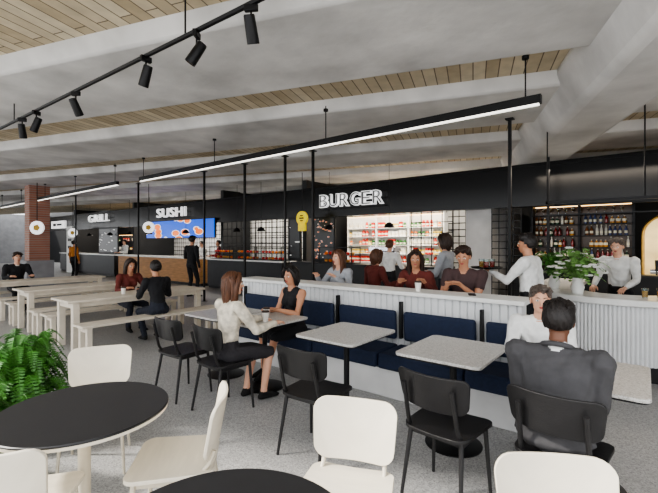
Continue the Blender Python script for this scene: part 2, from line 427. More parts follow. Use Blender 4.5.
for z in SB: mk('shelf_board',G().box((-1.5,-.02,z-.015),(.35,.2,z)),BLACK,t)
mk('light_strip',G().box((-1.44,.17,2.38),(.3,.195,2.4)),EMWARM,t)
bc=[(120,70,30),(30,70,40),(215,210,200),(120,24,20),(200,140,50),(60,75,120)]
bms=[mat('bottle_glass_%d'%i,c,.12,0,.05,spec=.8) for i,c in enumerate(bc)]
lab=mat('bottle_label',(235,228,205),.6)
bot=[]
for i,m in enumerate(bms):
    fat=(1,1.2,.85,1,1.3,.9)[i]*.85; tall=(1,.8,1.05,.95,.72,1)[i]*.74
    g=G().lathe([(q*fat if z<.21 else q*.8,z*tall) for q,z in [(0,0),(.034,0),(.036,.01),(.036,.15),(.03,.18),(.014,.21),(.013,.26),(.0,.26)]],12)
    g.lathe([(0,.26*tall),(.013,.26*tall),(.013,.28*tall),(0,.28*tall)],8,mi=1)
    if i!=3: g.lathe([(.0365*fat,.04),(.0368*fat,.04),(.0368*fat,.09),(.0365*fat,.09)],12,mi=1)
    bot.append(g.mesh('bottle',[m,lab]))
nm=['amber','squat green','slim clear','dark red','round golden','slim blue']
for z in SB[:4]:
    x=-1.9; i=0
    while x<-.25:
        if random.random()<.6: i=random.randrange(6)
        if abs(x+1.08)>.06 and random.random()>.06:
            mk('bottle',bot[i],[],label='%s glass spirit bottle on the bar shelf'%nm[i],cat='bottle',group='bottles on the bar shelves',loc=(x,9.86+random.uniform(0,.06),z))
        x+=random.uniform(.07,.1)
wg=G().lathe([(0,0),(.03,0),(.03,.004),(.004,.01),(.004,.07),(.03,.1),(.034,.14),(.028,.17),(.026,.17),(.03,.14),(.026,.104),(0,.08)],12).mesh('wine_glass',[GLASSM])
for i in range(12): mk('wine_glass',wg,[],label='clear stemmed wine glass on the top bar shelf',cat='glass',group='wine glasses on the top shelf',loc=(-1.9+i*.14,9.88,2.2))
t=thing('glass_rack','black steel overhead rack above the bar','rack',(-.2,7.2,0))
mk('frame',G().box((-1.0,-.3,2.2),(1.0,-.27,2.24)).box((-1.0,.27,2.2),(1.0,.3,2.24)).box((-1.0,-.3,2.2),(-.97,.3,2.24)).box((.97,-.3,2.2),(1.0,.3,2.24)).box((-1.0,-.3,2.02),(1.0,-.285,2.035)),BLACK,t)
for x in (-.98,.2,.98): mk('hanger',G().cyl((x,-.28,2.2),(x,-.28,3.58),.01,n=6),BLACK,t)
g=G(); pts=[(0.38,0,1.0)]+[(.38*cos(a),0,1.75+.38*sin(a)) for a in [pi*i/16 for i in range(17)]]+[(-.38,0,1.0)]
t=thing('arched_mirror','arched golden framed mirror with painted warm glow on bar wall','mirror',(.35,9.72,0))
mk('frame',G().tube(pts,.025,8),mat('brass',(190,150,80),.3,.9),t)
g=G(); mk('glass',G().add(pts,[tuple(range(len(pts)))]),mat('mirror_painted_glow',(230,200,140),.1,.3,.2,2,emit=.5),t)  # yellow light of the arch painted into the glass as emissive colour
# ---------------------------------------------------------------- stall counters
def counter(x0,x1,label,front,topm,y=8.55,h=1.05):
    t=thing('service_counter',label,'counter',((x0+x1)/2,y,0)); w=(x1-x0)/2
    mk('body',G().box((-w+.02,.05,.1),(w-.02,.6,h-.05)),front,t,.005)
    mk('kickboard',G().box((-w+.04,.1,0),(w-.04,.55,.1)),BLACK,t)
    mk('worktop',G().box((-w,0,h-.05),(w,.68,h)),topm,t,.005)
counter(-8.2,-3.5,'black burger service counter with dark top',DARKW,DGREY)
counter(-12.4,-8.6,'dark produce counter with steel top',DGREY,STONE)
counter(-19.4,-12.8,'oak-fronted counter with white stone top',WOODW,STONE)
counter(-26.8,-19.8,'charcoal far stall counter with pale top',DGREY,STONE)
def shelfunit(x0,x1,y,zs,label,m,depth=.3,nd=2):
    t=thing('product_shelf',label,'shelf',(x0,y,0)); w=x1-x0
    g=G().box((0,depth-.02,0),(w,depth,zs[-1]+.4))
    for i in range(nd+1): g.box((max(0,w*i/nd-.02),0,0),(min(w,w*i/nd+.02),depth,zs[-1]+.4))
    mk('frame',g,m,t)
    for z in zs: mk('shelf_board',G().box((.02,0,z-.02),(w-.02,depth,z)),m,t)
    mk('light_strip',G().box((.05,.02,zs[-1]+.36),(w-.05,.05,zs[-1]+.38)),EMWARM,t)
pcs=[((200,44,32),'red'),((235,130,50),'orange'),((238,234,224),'white'),((70,125,66),'green'),((228,196,84),'yellow'),((210,60,40),'scarlet'),((240,236,228),'cream')]
pm=[]
for i,(c,n_) in enumerate(pcs):
    m=mat('packaging_%s'%n_,c,.45); hh_=(.18,.14,.19,.15,.13,.2,.16)[i]
    if i%2==0: g=G().box((-.05,-.05,0),(.05,.05,hh_)).box((-.051,-.051,hh_*.3),(.051,.051,hh_*.6),mi=1)
    else: g=G().lathe([(0,0),(.045,0),(.047,.01),(.047,hh_*.75),(.034,hh_*.85),(.034,hh_),(0,hh_)],14).lathe([(.0475,hh_*.25),(.048,hh_*.25),(.048,hh_*.5),(.0475,hh_*.5)],14,mi=1)
    pm.append((g.mesh('package',[m,lab]),n_,i%2))
def stock(x0,x1,y,zs,mids,pitch):
    for z in zs:
        x=x0; i=random.randrange(7)
        while x<x1:
            if random.random()<.4: i=random.randrange(7)
            me,n_,ty=pm[i]
            if all(abs(x-q)>.08 for q in mids) and random.random()>.06: mk('food_jar' if ty else 'food_carton',me,[],label='%s %s on the stall shelf'%(n_,'jar' if ty else 'carton'),cat='jar' if ty else 'carton',group='products on the stall shelves',loc=(x,y,z))
            x+=pitch
ZS=(1.0,1.27,1.54,1.81,2.08)
shelfunit(-7.9,-4.5,11.0,ZS,'wide white open shelving packed with grocery products',WHITEM,.3,3); stock(-7.8,-4.6,11.1,ZS,(-6.77,-5.63),.125)
shelfunit(-26,-21,11.4,(1.2,1.7),'dark grey kitchen shelving in the far stall',DGREY); stock(-25.8,-21.2,11.52,(1.2,1.7),(-23.5,),.3)
def grid_screen(x0,x1,y,z0,z1,st=.25):
    g=G(); n=round((x1-x0)/st); m_=round((z1-z0)/st)
    for i in range(n+1):
        x=x0+(x1-x0)*i/n; g.cb((x,y,(z0+z1)/2),(.018,.018,z1-z0))
    for i in range(m_+1):
        z=z0+(z1-z0)*i/m_; g.cb(((x0+x1)/2,y,z),(x1-x0,.016,.018))
    mk('grid_screen',g,BLACK,label='black steel grid screen fixed below the fascia',cat='screen',group='black grid screens')
grid_screen(-12.2,-8.6,9.15,1.05,2.37); grid_screen(-4.6,-3.52,9.15,1.05,2.37); grid_screen(-2.65,-2.05,9.15,0.0,2.37,.15)
bread=mat('bread_crust',(200,140,70),.7,0,.2,12); fruit=mat('fruit_orange',(235,120,30),.5); apple=mat('fruit_red',(190,35,30),.4)
def case(x,label):
    t=thing('glass_display_case',label,'display case',(x,8.62,1.05))
    g=G()
    for sx in (-.55,.55):
        for sy in (0,.4): g.cb((sx,sy,.22),(.02,.02,.44))
    for z in (.01,.43):
        g.cb((0,0,z),(1.1,.02,.02)).cb((0,.4,z),(1.1,.02,.02)).cb((-.55,.2,z),(.02,.4,.02)).cb((.55,.2,z),(.02,.4,.02))
    mk('frame',g,BLACK,t)
    mk('shelf_board',G().cb((0,.2,.215),(1.08,.36,.01)).cb((0,.2,.012),(1.08,.38,.015)),DGREY,t)
    for z in (.02,.22):
        for i in range(7):
            kx=x-.45+i*.15; q=random.choice([(bread,'golden bread roll','bread roll'),(fruit,'orange fruit','fruit'),(apple,'red apple','fruit')])
            mk('bread_roll' if q[0]==bread else 'fruit',G().ell((0,0,.045),(.065 if q[0]==bread else .05,.05,.045),12,8,fn=lambda d:1-.12*max(0,d.z)**6),q[0],label=q[1]+' in the glass display case',cat=q[2],group='food in the display cases',loc=(kx,8.8,1.05+z))
for x in (-11.7,-10.4,-9.2,-6.6): case(x,'black framed display case with food on the counter')
# coffee machine on burger counter
t=thing('coffee_machine','stainless steel coffee machine on the service counter','coffee machine',(-5.2,8.85,1.05))
CH=mat('chrome',(200,200,205),.15,1)
mk('body',G().box((-.35,-.15,.03),(.35,.2,.12)).box((-.35,.02,.12),(.35,.2,.34)).box((-.36,-.18,.34),(.36,.22,.46)),CH,t,.015)
for x in (-.18,.18): mk('group_head',G().cyl((x,-.08,.34),(x,-.08,.27),.04,n=16).cyl((x,-.08,.28),(x,-.25,.27),.012,n=8),BLACK,t)
t=thing('menu_screen','wide bright blue menu screen with orange fish pictures','menu screen',(-15.0,9.0,2.17))
mk('bezel',G().cb((0,.03,0),(5.05,.06,.76)),BLACK,t,.004); mk('display',G().cb((0,-.01,0),(4.98,.02,.7)),MENUB,t)
t=thing('menu_board','tall black menu board with orange and white print','menu board',(-7.25,8.95,0))
mk('board',G().box((-.4,0,1.05),(.4,.04,2.35)),BLACK,t); mk('print_panel',G().box((-.36,-.012,1.15),(.36,0,2.3)),MENUD,t)
def menuwhite(x,w,label):
    t=thing('menu_board',label,'menu board',(x,8.95,0))
    mk('board',G().box((-w/2,0,1.05),(w/2,.05,2.4)),BLACK,t)
    mk('print_panel',G().box((-w/2+.05,-.01,1.15),(w/2-.05,0,2.32)),MENUW,t)
menuwhite(-21.3,2.2,'tall black menu board with white print lines')
menuwhite(-8.4,.5,'narrow black menu board with white print lines')
t=thing('box_sign','small white lit box sign on the fascia','sign',(-28.3,9.0,2.72)); mk('box',G().cb((0,0,0),(2.2,.12,.45)),EMLET,t,.01); mk('print_marks',G().cb((-.5,-.065,0),(.5,.01,.16)).cb((.3,-.065,0),(.8,.01,.12)),BLACK,t)
PL=None
for x in (-24.8,-23,-20.6,-18.6,-16.8,-14.0,-10.9,-9.7,-6.9,-5.0):
    if PL is None:
        PL=thing('pendant_lamp','small black dome pendant lamp over the counter','pendant lamp',(x,8.75,0),0,'dome pendant lamps over counters')
        mk('lamp_shade',G().lathe([(.03,2.12),(.1,2.07),(.14,1.98),(.13,1.98),(.09,2.06),(.0,2.1)],22),BLACK,PL)
        mk('bulb',G().ell((0,0,2.03),(.04,.04,.045),12,8),EMWARM,PL)
        mk('cord',G().cyl((0,0,2.11),(0,0,3.58),.006,n=6),BLACK,PL)
    else: dup(PL,(x,8.75,0))
t=thing('hanging_sign','round yellow hanging blade sign with dark centre','sign',(-7.6,8.4,2.3))
mk('plate',G().lathe([(0,-.03),(.2,-.03),(.2,.03),(0,.03)],28,T=RX(pi/2)).box((-.13,-.03,-.36),(.13,.03,-.17)),mat('yellow_sign',(240,215,40),.5,emit=.4),t); mk('emblem',G().cb((0,0,.0),(.16,.075,.04)).cb((0,0,.07),(.1,.075,.03)).cb((0,0,-.07),(.1,.075,.03)),BLACK,t)
mk('hanger',G().cyl((0,0,.2),(0,0,1.29),.01,n=6),BLACK,t)
t=thing('vertical_sign','tall white vertical stall sign with dark print','sign',(-24.6,8.35,0)); mk('board',G().box((-.45,0,0),(.45,.05,2.5)),WHITEM,t)
mk('print_marks',G().box((-.25,-.01,2.1),(.25,0,2.3)).box((-.25,-.01,1.7),(.25,0,1.85)).box((-.25,-.01,1.3),(.25,0,1.45)).box((-.25,-.01,.9),(.25,0,1.05)),BLACK,t)
SIGNE=mat('sign_emblem',(190,150,40),.5)
def disc_sign(x,y,z,r,m,label):
    t=thing('round_blade_sign',label,'sign',(x,y,z),.7)
    mk('disc',G().lathe([(0,-.03),(r,-.03),(r,.03),(0,.03)],32,T=RX(pi/2)),m,t)
    mk('emblem',G().lathe([(0,-.036),(r*.5,-.036),(r*.5,.036),(0,.036)],5,T=RX(pi/2)),SIGNE,t)
    mk('bracket',G().cyl((0,0,r),(0,0,3.57-z),.012,n=6),BLACK,t)
disc_sign(-13.0,6.75,2.12,.19,EMLET,'round white blade sign with gold mark')
disc_sign(-15.6,4.35,2.1,.22,EMLET,'round white blade sign beside the brick column')
disc_sign(-22.0,7.6,2.1,.22,EMLET,'round white blade sign near the far stall')
LIN_=mat('letter_inner',(105,105,108),.5)
def sign(txt,cx,z,w,h,label,y=9.0,marquee=False):
    t=thing('stall_sign',label,'sign',(cx,y-.06,z))
    if marquee:
        n=len(txt); gap=.05; lw=(w-gap*(n-1))/n; sc_=h/.76
        for i,ch in enumerate(txt):
            x=-w/2+lw/2+i*(lw+gap)
            mk('letter',textmesh(ch,lw,h,.08,[EMLET],.03),[],t,loc=(x,0,0))
            mk('letter_face',textmesh(ch,lw-.085*sc_,h-.085*sc_,.02,[LIN_],-.014),[],t,loc=(x,-.045,0))
    else:
        mk('lettering',textmesh(txt,w,h,.08,[EMLET],.0,1.1),[],t)
    mk('mounting_rail',G().box((-w/2,.05,-h/2-.04),(w/2,.1,-h/2-.015)).box((-w/2,.05,-.01),(w/2,.1,.01)),BLACK,t)
sign('BURGER',-6.33,2.8,2.12,.37,'illuminated white marquee letters reading BURGER',marquee=True)
sign('SUSHI',-15.4,2.87,2.2,.38,'illuminated white stall letters reading SUSHI')
sign('GRILL',-22.4,2.9,2.5,.38,'illuminated white stall letters on the dark fascia')
mk('trim_40',G().box((-16.9,4.35,0),(-16.4,4.95,3.7)),BRICKR,kind='structure')
mk('trim_41',G().box((-17.0,4.25,0),(-16.3,5.05,1.0)),CONC2,kind='structure')
mk('wall_left',G().box((-40,4,0),(-39.8,12,3.9)),CONC2,kind='structure')
# ---------------------------------------------------------------- greenery
LEAF=mat('fern_green',(66,118,44),.5,0,.55,5); LEAF2=mat('pale_leaf',(112,152,82),.5,0,.3); SOIL=mat('soil',(50,38,28),.9)
def frond(g,base,az,L,h,droop,n=16,mi=0,lw=.1):
    d=V((cos(az),sin(az),0)); sd=V((-sin(az),cos(az),0))
    pts=[]
    for i in range(n+1):
        t=i/n; pts.append(V(base)+d*(L*t)+V((0,0,h*sin(pi*.5*min(1,t*1.4))-droop*max(0,t-.35)**2*2)))
    g.tube(pts,[.005*(1-.8*i/n) for i in range(n+1)],5,mi)
    for i in range(2,n):
        w=lw*sin(pi*(i/n)**.7)+.012
        for sg in (-1,1):
            a=pts[i]; b_=a+sd*sg*w+d*w*.45-V((0,0,w*.25)); tn=(pts[i+1]-pts[i])*.62
            c_=a+tn; m_=(a+b_)/2+tn*.9
            g.add([a,(a+b_)/2-tn*.1,b_,m_,c_],[(0,1,2,3,4)],mi)
def fern(x,y,label,n=46,s=1,pot=True):
    t=thing('potted_fern',label,'potted plant',(x,y,0))
    mk('planter',G().lathe([(0,0),(.2,0),(.22,.02),(.25,.2),(.26,.22),(.23,.22),(.22,.18),(0,.18)],32),CONC2,t)
    mk('soil',G().lathe([(0,.185),(.215,.185),(.2,.195),(0,.2)],24),SOIL,t)
    g=G()
    for i in range(n):
        r=i/n
        frond(g,(random.uniform(-.1,.1),random.uniform(-.1,.1),.19),random.uniform(0,2*pi),(.2+.26*r)*s,(.66-.5*r)*s,(.1+.5*r)*s,n=26,lw=.05)
    mk('foliage',g,LEAF,t)
fern(-3.3,.5,'dense green potted fern beside the round table',150,.92)
fern(-4.05,1.0,'dense green potted fern beside the cream chair',150,1.1)
def flowers(x,y,z,label,white=True,s=1.0,n=26):
    t=thing('flower_arrangement',label,'flower arrangement',(x,y,z))
    mk('vase',G().lathe([(0,0),(.06,0),(.08,.08),(.05,.18),(.06,.2),(.052,.2),(.042,.17),(0,.16)],24),STONE,t)
    g=G();h=G()
    for i in range(n):
        a=random.uniform(0,2*pi); L=random.uniform(.05,.3)*s; H=random.uniform(.05,.36)*s
        frond(g,(0,0,.17),a,L,H,.14,8,0,.05)
        if white and i%2==0:
            tip=V((cos(a)*L*.9,sin(a)*L*.9,.17+H*.9+.02))
            for q in range(5):
                b_=q*2*pi/5; h.ell(tip+V((cos(b_)*.022,sin(b_)*.022,0)),(.026,.026,.014),6,4)
    mk('foliage',g,LEAF2 if white else LEAF,t)
    if white: mk('blossoms',h,WHITEM,t)
flowers(-.68,6.02,.955,'large loose arrangement of white blossoms and foliage',True,1.25,56)
flowers(-1.02,6.5,.955,'green foliage arrangement in a white vase',False,1.2,40)
# ---------------------------------------------------------------- small items
cupm=mat('paper_cup',(238,234,226),.6); lidm=mat('cup_lid',(60,45,38),.5)
def cup(x,y,z):
    t=thing('takeaway_cup','white paper takeaway cup with dark lid','cup',(x,y,z),0,'takeaway cups')
    mk('cup_body',G().lathe([(0,0),(.028,0),(.038,.1),(0,.1)],20),cupm,t); mk('lid',G().lathe([(0,.1),(.041,.1),(.04,.112),(.033,.118),(0,.118)],20),lidm,t); return t
c=cup(-3.35,3.1,.757); dup(c,(-3.2,2.95,.757)); dup(c,(-2.05,4.25,1.046)); dup(c,(-6.9,3.6,.753)); dup(c,(-6.8,3.1,.753))
def tumbler(x,y,z,m,label):
    mk('drinking_glass',G().lathe([(0,0),(.028,0),(.035,.11),(.032,.11),(.026,.008),(0,.008)],18).lathe([(0,.01),(.025,.01),(.03,.08),(0,.08)],16,mi=1),[GLASSM,m],label=label,cat='glass',group='drinking glasses',loc=(x,y,z))
redd=mat('red_drink',(170,40,30),.2); amb=mat('amber_drink',(210,150,60),.2)
st=thing('bar_stool','black round bar stool behind the low partition','stool',(-3.67,4.95,0),0,'bar stools')
mk('seat',G().lathe([(0,.0),(.17,0),(.18,.02),(.17,.045),(0,.05)],24,(0,0,.6)),BLKWOOD,st)
for a in range(4):
    q=pi/4+a*pi/2; mk('leg',G().cyl((cos(q)*.1,sin(q)*.1,.605),(cos(q)*.19,sin(q)*.19,0),.013,n=8),BLACK,st)
mk('foot_ring',G().tube([(cos(2*pi*i/20)*.16,sin(2*pi*i/20)*.16,.25) for i in range(21)],.008,6),BLACK,st)
for x,y in ((-2.41,4.98),(-1.72,4.9),(-3.5,5.6)): dup(st,(x,y,0))
# ---------------------------------------------------------------- people
def hull(prims):
    bm=bmesh.new()
    for c,r in prims:
        if not isinstance(r,(tuple,list)): r=(r,r,r)
        for i in range(7):
            th=pi*i/6
            for j in range(10):
                a=2*pi*j/10
                bm.verts.new((c[0]+r[0]*sin(th)*cos(a),c[1]+r[1]*sin(th)*sin(a),c[2]+r[2]*cos(th)))
    bmesh.ops.remove_doubles(bm,verts=bm.verts,dist=1e-5)
    bmesh.ops.convex_hull(bm,input=bm.verts)
    bmesh.ops.delete(bm,geom=[v for v in bm.verts if not v.link_faces],context='VERTS')
    bm.verts.index_update()
    vs=[v.co.copy() for v in bm.verts]; fs=[[v.index for v in f.verts] for f in bm.faces]
    bm.free(); return vs,fs
def ik(S,T,l1,l2,pole):
    S=V(S);T=V(T);d=T-S; L=d.length
    if L>(l1+l2)*.995: d=d*((l1+l2)*.995/L); L=d.length; T=S+d
    n=d.normalized(); a=(l1*l1-l2*l2+L*L)/(2*L); h=sqrt(max(0,l1*l1-a*a))
    p=V(pole); p=(p-n*p.dot(n)).normalized()
    return S+n*a+p*h,T
SK={'fair':mat('skin_fair',(222,172,145),.5,0,.05,20),'tan':mat('skin_tan',(196,142,112),.5,0,.05,20),'dark':mat('skin_dark',(120,80,60),.5,0,.05,20)}
HR={k:mat('hair_'+k,c,.45,0,.5,30,.6,60,stretch=(3,3,.4)) for k,c in {'black':(28,22,20),'brown':(88,54,34),'dark':(48,32,24),'grey':(95,85,78)}.items()}
EYEW=mat('eye_white',(240,238,235),.3); EYEI=mat('eye_iris',(50,32,22),.2); LIP=mat('lips',(175,85,80),.4)
cl={}
def cloth(n,c,var=.12):
    if n not in cl: cl[n]=mat('cloth_'+n,c,.85,0,var,14,.5,18)
    return cl[n]
def person(label,loc,yaw,pz=.93,lean=.04,sc=1.0,hands=None,feet=None,top=None,bottom=None,shoe=None,skin='fair',hair='black',style='short',hy=0,hp=0,sleeve='long',bare=False,skirt=False,res=.011,fem=False,side=0,curl=.5,collar=None,elb=.45,suit=False):
    R=RX(-lean)@RY(side)
    P=V((0,0,pz))
    def sp(x,y,z): return P+(R@V((x,y,z)))
    prims=[]
    TOP,BOT,SKN,SHO,COLR=0,1,2,3,4
    sw=.165 if fem else .19; hw=.155 if fem else .15; ww=.115 if fem else .14; cw=.145 if fem else .172
    if suit: sw=.215; ww=.18; cw=.205
    el=lambda a,r:(tuple(a),r)
    prims.append(([el(sp(0,0,-.01),(hw,.115,.09)),el(sp(0,0,.09),(ww+.015,.1,.07))],BOT))
    prims.append(([el(sp(0,0,.1),(ww+.008,.103,.07)),el(sp(0,.005,.2),(ww,.095,.08))],TOP))
    prims.append(([el(sp(0,.005,.2),(ww,.097,.08)),el(sp(0,.005,.36),(cw,.115,.1))],TOP))
    prims.append(([el(sp(0,.0,.36),(cw,.112,.1)),el(sp(-sw+.05,-.005,.455),(.055,.06,.045)),el(sp(sw-.05,-.005,.455),(.055,.06,.045)),el(sp(0,-.01,.49),(.06,.055,.035))],TOP))
    if suit:
        prims.append(([el(sp(0,-.005,.2),(.185,.13,.07)),el(sp(0,-.01,.0),(.21,.15,.06))],TOP))
        prims.append(([el(sp(-sw+.03,-.01,.465),(.06,.065,.035)),el(sp(sw-.03,-.01,.465),(.06,.065,.035))],TOP))
    if fem:
        for s_ in (-1,1): prims.append(([el(sp(s_*.065,.085,.33),.055),el(sp(s_*.06,.05,.38),.06)],TOP))
    nb=sp(0,-.005,.5); hc=nb+ (RX(-lean*.6)@V((0,.022,.16)))
    prims.append(([el(nb-V((0,0,.04)),.055),el(hc-V((0,.0,.06)),(.05,.055,.05))],SKN))
    if collar: prims.append(([el(nb+V((0,-.002,-.02)),(.064,.066,.02)),el(nb+V((0,-.002,.008 if not suit else .022)),(.06,.062,.02))],COLR))
    Rh=TR(*hc)@RZ(hy)@RX(hp)
    def hp_(x,y,z): return tuple(Rh@V((x,y,z)))
    prims.append(([(hp_(0,-.012,.022),(.077,.09,.094)),(hp_(0,.02,.0),(.068,.072,.085))],SKN))
    prims.append(([(hp_(0,.022,-.005),(.062,.066,.07)),(hp_(0,.055,-.088),(.026,.026,.02)),(hp_(.036,.015,-.07),.022),(hp_(-.036,.015,-.07),.022)],SKN))
    prims.append(([(hp_(0,.088,.01),.011),(hp_(0,.104,-.026),(.015,.012,.011))],SKN))
    if feet is None: feet=((-.1,.02,.08),(.1,.02,.08))
    fd=[]
    for i,s_ in enumerate((-1,1)):
        hj=P+V((s_*.088,.0,-.02)); an=V(feet[i])
        kn,an=ik(hj,an,.43,.42,V((s_*.12,1,.25)))
        lt=SKN if bare else BOT
        prims.append(([el(hj,.086),el(hj.lerp(kn,.55),.074)],BOT))
        prims.append(([el(hj.lerp(kn,.5),.075),el(kn,.058)],BOT if (skirt or not bare) else lt))
        prims.append(([el(kn,.055 if not bare else .05),el(kn.lerp(an,.35),.054 if not bare else .049)],lt))
        prims.append(([el(kn.lerp(an,.35),.054 if not bare else .048),el(an,.044 if not bare else .034)],lt))
        fdv=V((s_*.12,1,0)).normalized()
        prims.append(([el(an+V((0,0,-.0)),(.035,.035,.03)),el(an+V((0,0,-.045))-fdv*.035,(.032,.035,.028)),el(an+fdv*.1+V((0,0,-.052)),(.042,.045,.022)),el(an+fdv*.16+V((0,0,-.058)),(.032,.03,.016))],SHO))
        fd.append(kn)
    if skirt:
        a,b=fd; prims.append(([el(P+V((0,.02,-.02)),(.16,.12,.08)),el(a.lerp(P,.15),.07),el(b.lerp(P,.15),.07)],BOT))
    fing=[]
    if hands is None: hands=((-.24,.06,.0+pz-.14),(.24,.06,pz-.14))
    for i,s_ in enumerate((-1,1)):
        sj=sp(s_*sw,-.01,.445); tg=V(hands[i])
        ej,wj=ik(sj,tg,.285,.25,V((s_*elb,-.6,-.8)))
        ut=SKN if sleeve=='none' else TOP
        ur=.052 if sleeve!='none' else .044
        if not fem: ur+=.006
        if suit: ur+=.006
        prims.append(([el(sj,ur+.012),el(sj.lerp(ej,.5),ur)],ut))
        ft=TOP if sleeve=='long' else SKN
        er=.054 if suit else .043
        prims.append(([el(sj.lerp(ej,.5),ur-.002 if ft==TOP else ur-.008),el(ej,er if ft==TOP else .037)],ft))
        prims.append(([el(ej,er if ft==TOP else .037),el(ej.lerp(wj,.4),.042 if ft==TOP else .037)],ft))
        prims.append(([el(ej.lerp(wj,.4),.041 if ft==TOP else .036),el(wj,.033 if ft==TOP else .024)],ft))
        f=(wj-ej).normalized()
        nrm=V((0,0,-1))
        if abs(f.z)>.75: nrm=V((-s_,0,0))
        nrm=(nrm-f*nrm.dot(f)).normalized(); sd=f.cross(nrm).normalized()
        if sd.x*s_>0: sd=-sd
        kb=wj+f*.085
        prims.append(([el(wj+f*.01,.023),el(kb+sd*.028,.014),el(kb-sd*.028,.013)],SKN))
        for o_,L in ((.03,.07),(.01,.08),(-.01,.075),(-.03,.058)):
            p=kb+sd*o_; dd=f.copy(); pts=[p-f*.01,p]
            for q in range(3):
                dd=(dd+nrm*curl*(.6 if q==0 else .9)).normalized()
                p=p+dd*L*(.45,.32,.23)[q]; pts.append(p)
            fing.append((pts,[.0095,.0095,.009,.008,.006]))
        p=wj+f*.03+sd*.02; d1=(f*.65+sd*.75+nrm*.2).normalized(); d2=(f*.9+sd*.3+nrm*.35).normalized()
        fing.append(([p,p+d1*.035,p+d1*.035+d2*.032,p+d1*.035+d2*.055],[.013,.0115,.0105,.007]))
    g=G()
    for pr,tg in prims:
        v,f=hull(pr); g.add(v,f)
    me=bpy.data.meshes.new('tmp'); me.from_pydata([tuple(v) for v in g.v],[],g.f)
    o=bpy.data.objects.new('tmp',me); COL.objects.link(o)
    m_=o.modifiers.new('r','REMESH'); m_.mode='VOXEL'; m_.voxel_size=res
    s2=o.modifiers.new('s','SMOOTH'); s2.factor=.5; s2.iterations=3
    dg=bpy.context.evaluated_depsgraph_get(); dg.update()
    ev=bpy.data.meshes.new_from_object(o.evaluated_get(dg)); bpy.data.objects.remove(o)
    nv=len(ev.vertices); co=np.zeros(nv*3); ev.vertices.foreach_get('co',co); co=co.reshape(-1,3)
    no=np.array([tuple(v.normal) for v in ev.vertices])
    polys=[list(p.vertices) for p in ev.polygons]
    cen=np.array([co[p].mean(0) for p in polys])
    best=np.full(len(polys),1e9); tag=np.zeros(len(polys),int)
    for pr,tg in prims:
        for a_ in range(len(pr)-1):
            for b_ in range(a_+1,len(pr)):
                A=np.array(pr[a_][0]);B=np.array(pr[b_][0]); ra=pr[a_][1];rb=pr[b_][1]
                ra=np.array(ra if isinstance(ra,(tuple,list)) else (ra,)*3,float); rb=np.array(rb if isinstance(rb,(tuple,list)) else (rb,)*3,float)
                ab=B-A; t_=np.clip(((cen-A)@ab)/max(1e-9,ab@ab),0,1)[:,None]
                rr=ra*(1-t_)+rb*t_; q=(cen-(A+ab*t_))/rr; kk=np.linalg.norm(q,axis=1)
                ds=(kk-1)*rr.mean(1)
                w_=ds<best; best[w_]=ds[w_]; tag[w_]=tg
    isc=np.zeros(nv)
    for p,tg in zip(polys,tag):
        if tg in (0,1): isc[p]=1
    x,y,z=co[:,0],co[:,1],co[:,2]
    fold=np.sin(38*z+16*np.sin(7*x+2)+9*y)*.5+np.sin(62*z-31*x+24*np.sin(5*y))*.3+np.sin(27*x+33*z+11*y)*.4
    co=co+no*((.0022+.0048*fold)*isc)[:,None]
    g=G(); g.v=[V(c) for c in co]; g.f=polys; g.m=[int(x) for x in tag]
    for pts,r in fing: g.tube(pts,r,8,SKN); g.ell(pts[-1],r[-1]*.98,8,5,SKN)
    if suit:
        ring=[nb+V((.078*cos(a),.07*sin(a)-.004,.006-.03*sin(a))) for a in [2*pi*i/24 for i in range(25)]]
        g.tube(ring,.016,8,TOP)
    for s_ in (-1,1):
        g.ell((s_*.03,.079,.003),(.014,.012,.0085),10,6,5,T=Rh); g.ell((s_*.03,.0885,.003),(.0065,.004,.0068),8,5,6,T=Rh)
        g.tube([Rh@V((s_*.015,.089,.023)),Rh@V((s_*.032,.087,.029)),Rh@V((s_*.047,.077,.024))],[.003,.004,.002],6,7)
        g.ell((s_*.077,-.005,-.005),(.01,.02,.032),8,8,SKN,T=Rh)
    g.ell((0,.089,-.054),(.022,.008,.0055),12,6,8,T=Rh); g.ell((0,.088,-.062),(.018,.009,.0055),12,6,8,T=Rh)
    mats=[top,bottom,SK[skin],shoe or cloth('black_leather',(22,20,20)),collar or WHITEM,EYEW,EYEI,HR[hair],LIP]
    body=mk('person',g,mats,label=label,cat='person',loc=loc,rz=yaw,ang=180)
    body.scale=(sc,sc,sc)
    h=G()
    def fn(d):
        az=atan2(d.y,d.x)
        n=1+.028*sin(az*17+5*d.z)+.02*sin(az*31-9*d.z)
        if d.y>.25 and d.z<.5+.08*sin(d.x*9): return .78
        if d.z<-.35 and d.y>-.2: return .8
        if d.z<-.62: return .82
        return n
    h.ell((0,-.012,.022),(.09,.107,.112),44,26,T=Rh,fn=fn)
    rnd=random.Random(len(label)*7+int(abs(loc[0])*10))
    if style=='short':
        h.ell((0,.045,.1),(.06,.045,.03),16,10,T=Rh)
        for s_ in (-1,1): h.ell((s_*.06,.01,.07),(.03,.06,.05),12,8,T=Rh)
        for i in range(26):
            a=rnd.uniform(-1.2,1.2); b_=rnd.uniform(-.8,1.0)
            q=V((sin(a)*.075,.09*sin(b_)-.01,.035+.085*cos(a)*cos(b_*.8)))
            h.tube([Rh@q,Rh@(q+V((rnd.uniform(-.02,.02),.02,.012))),Rh@(q+V((rnd.uniform(-.03,.03),.045,.004)))],[.014,.012,.003],6)
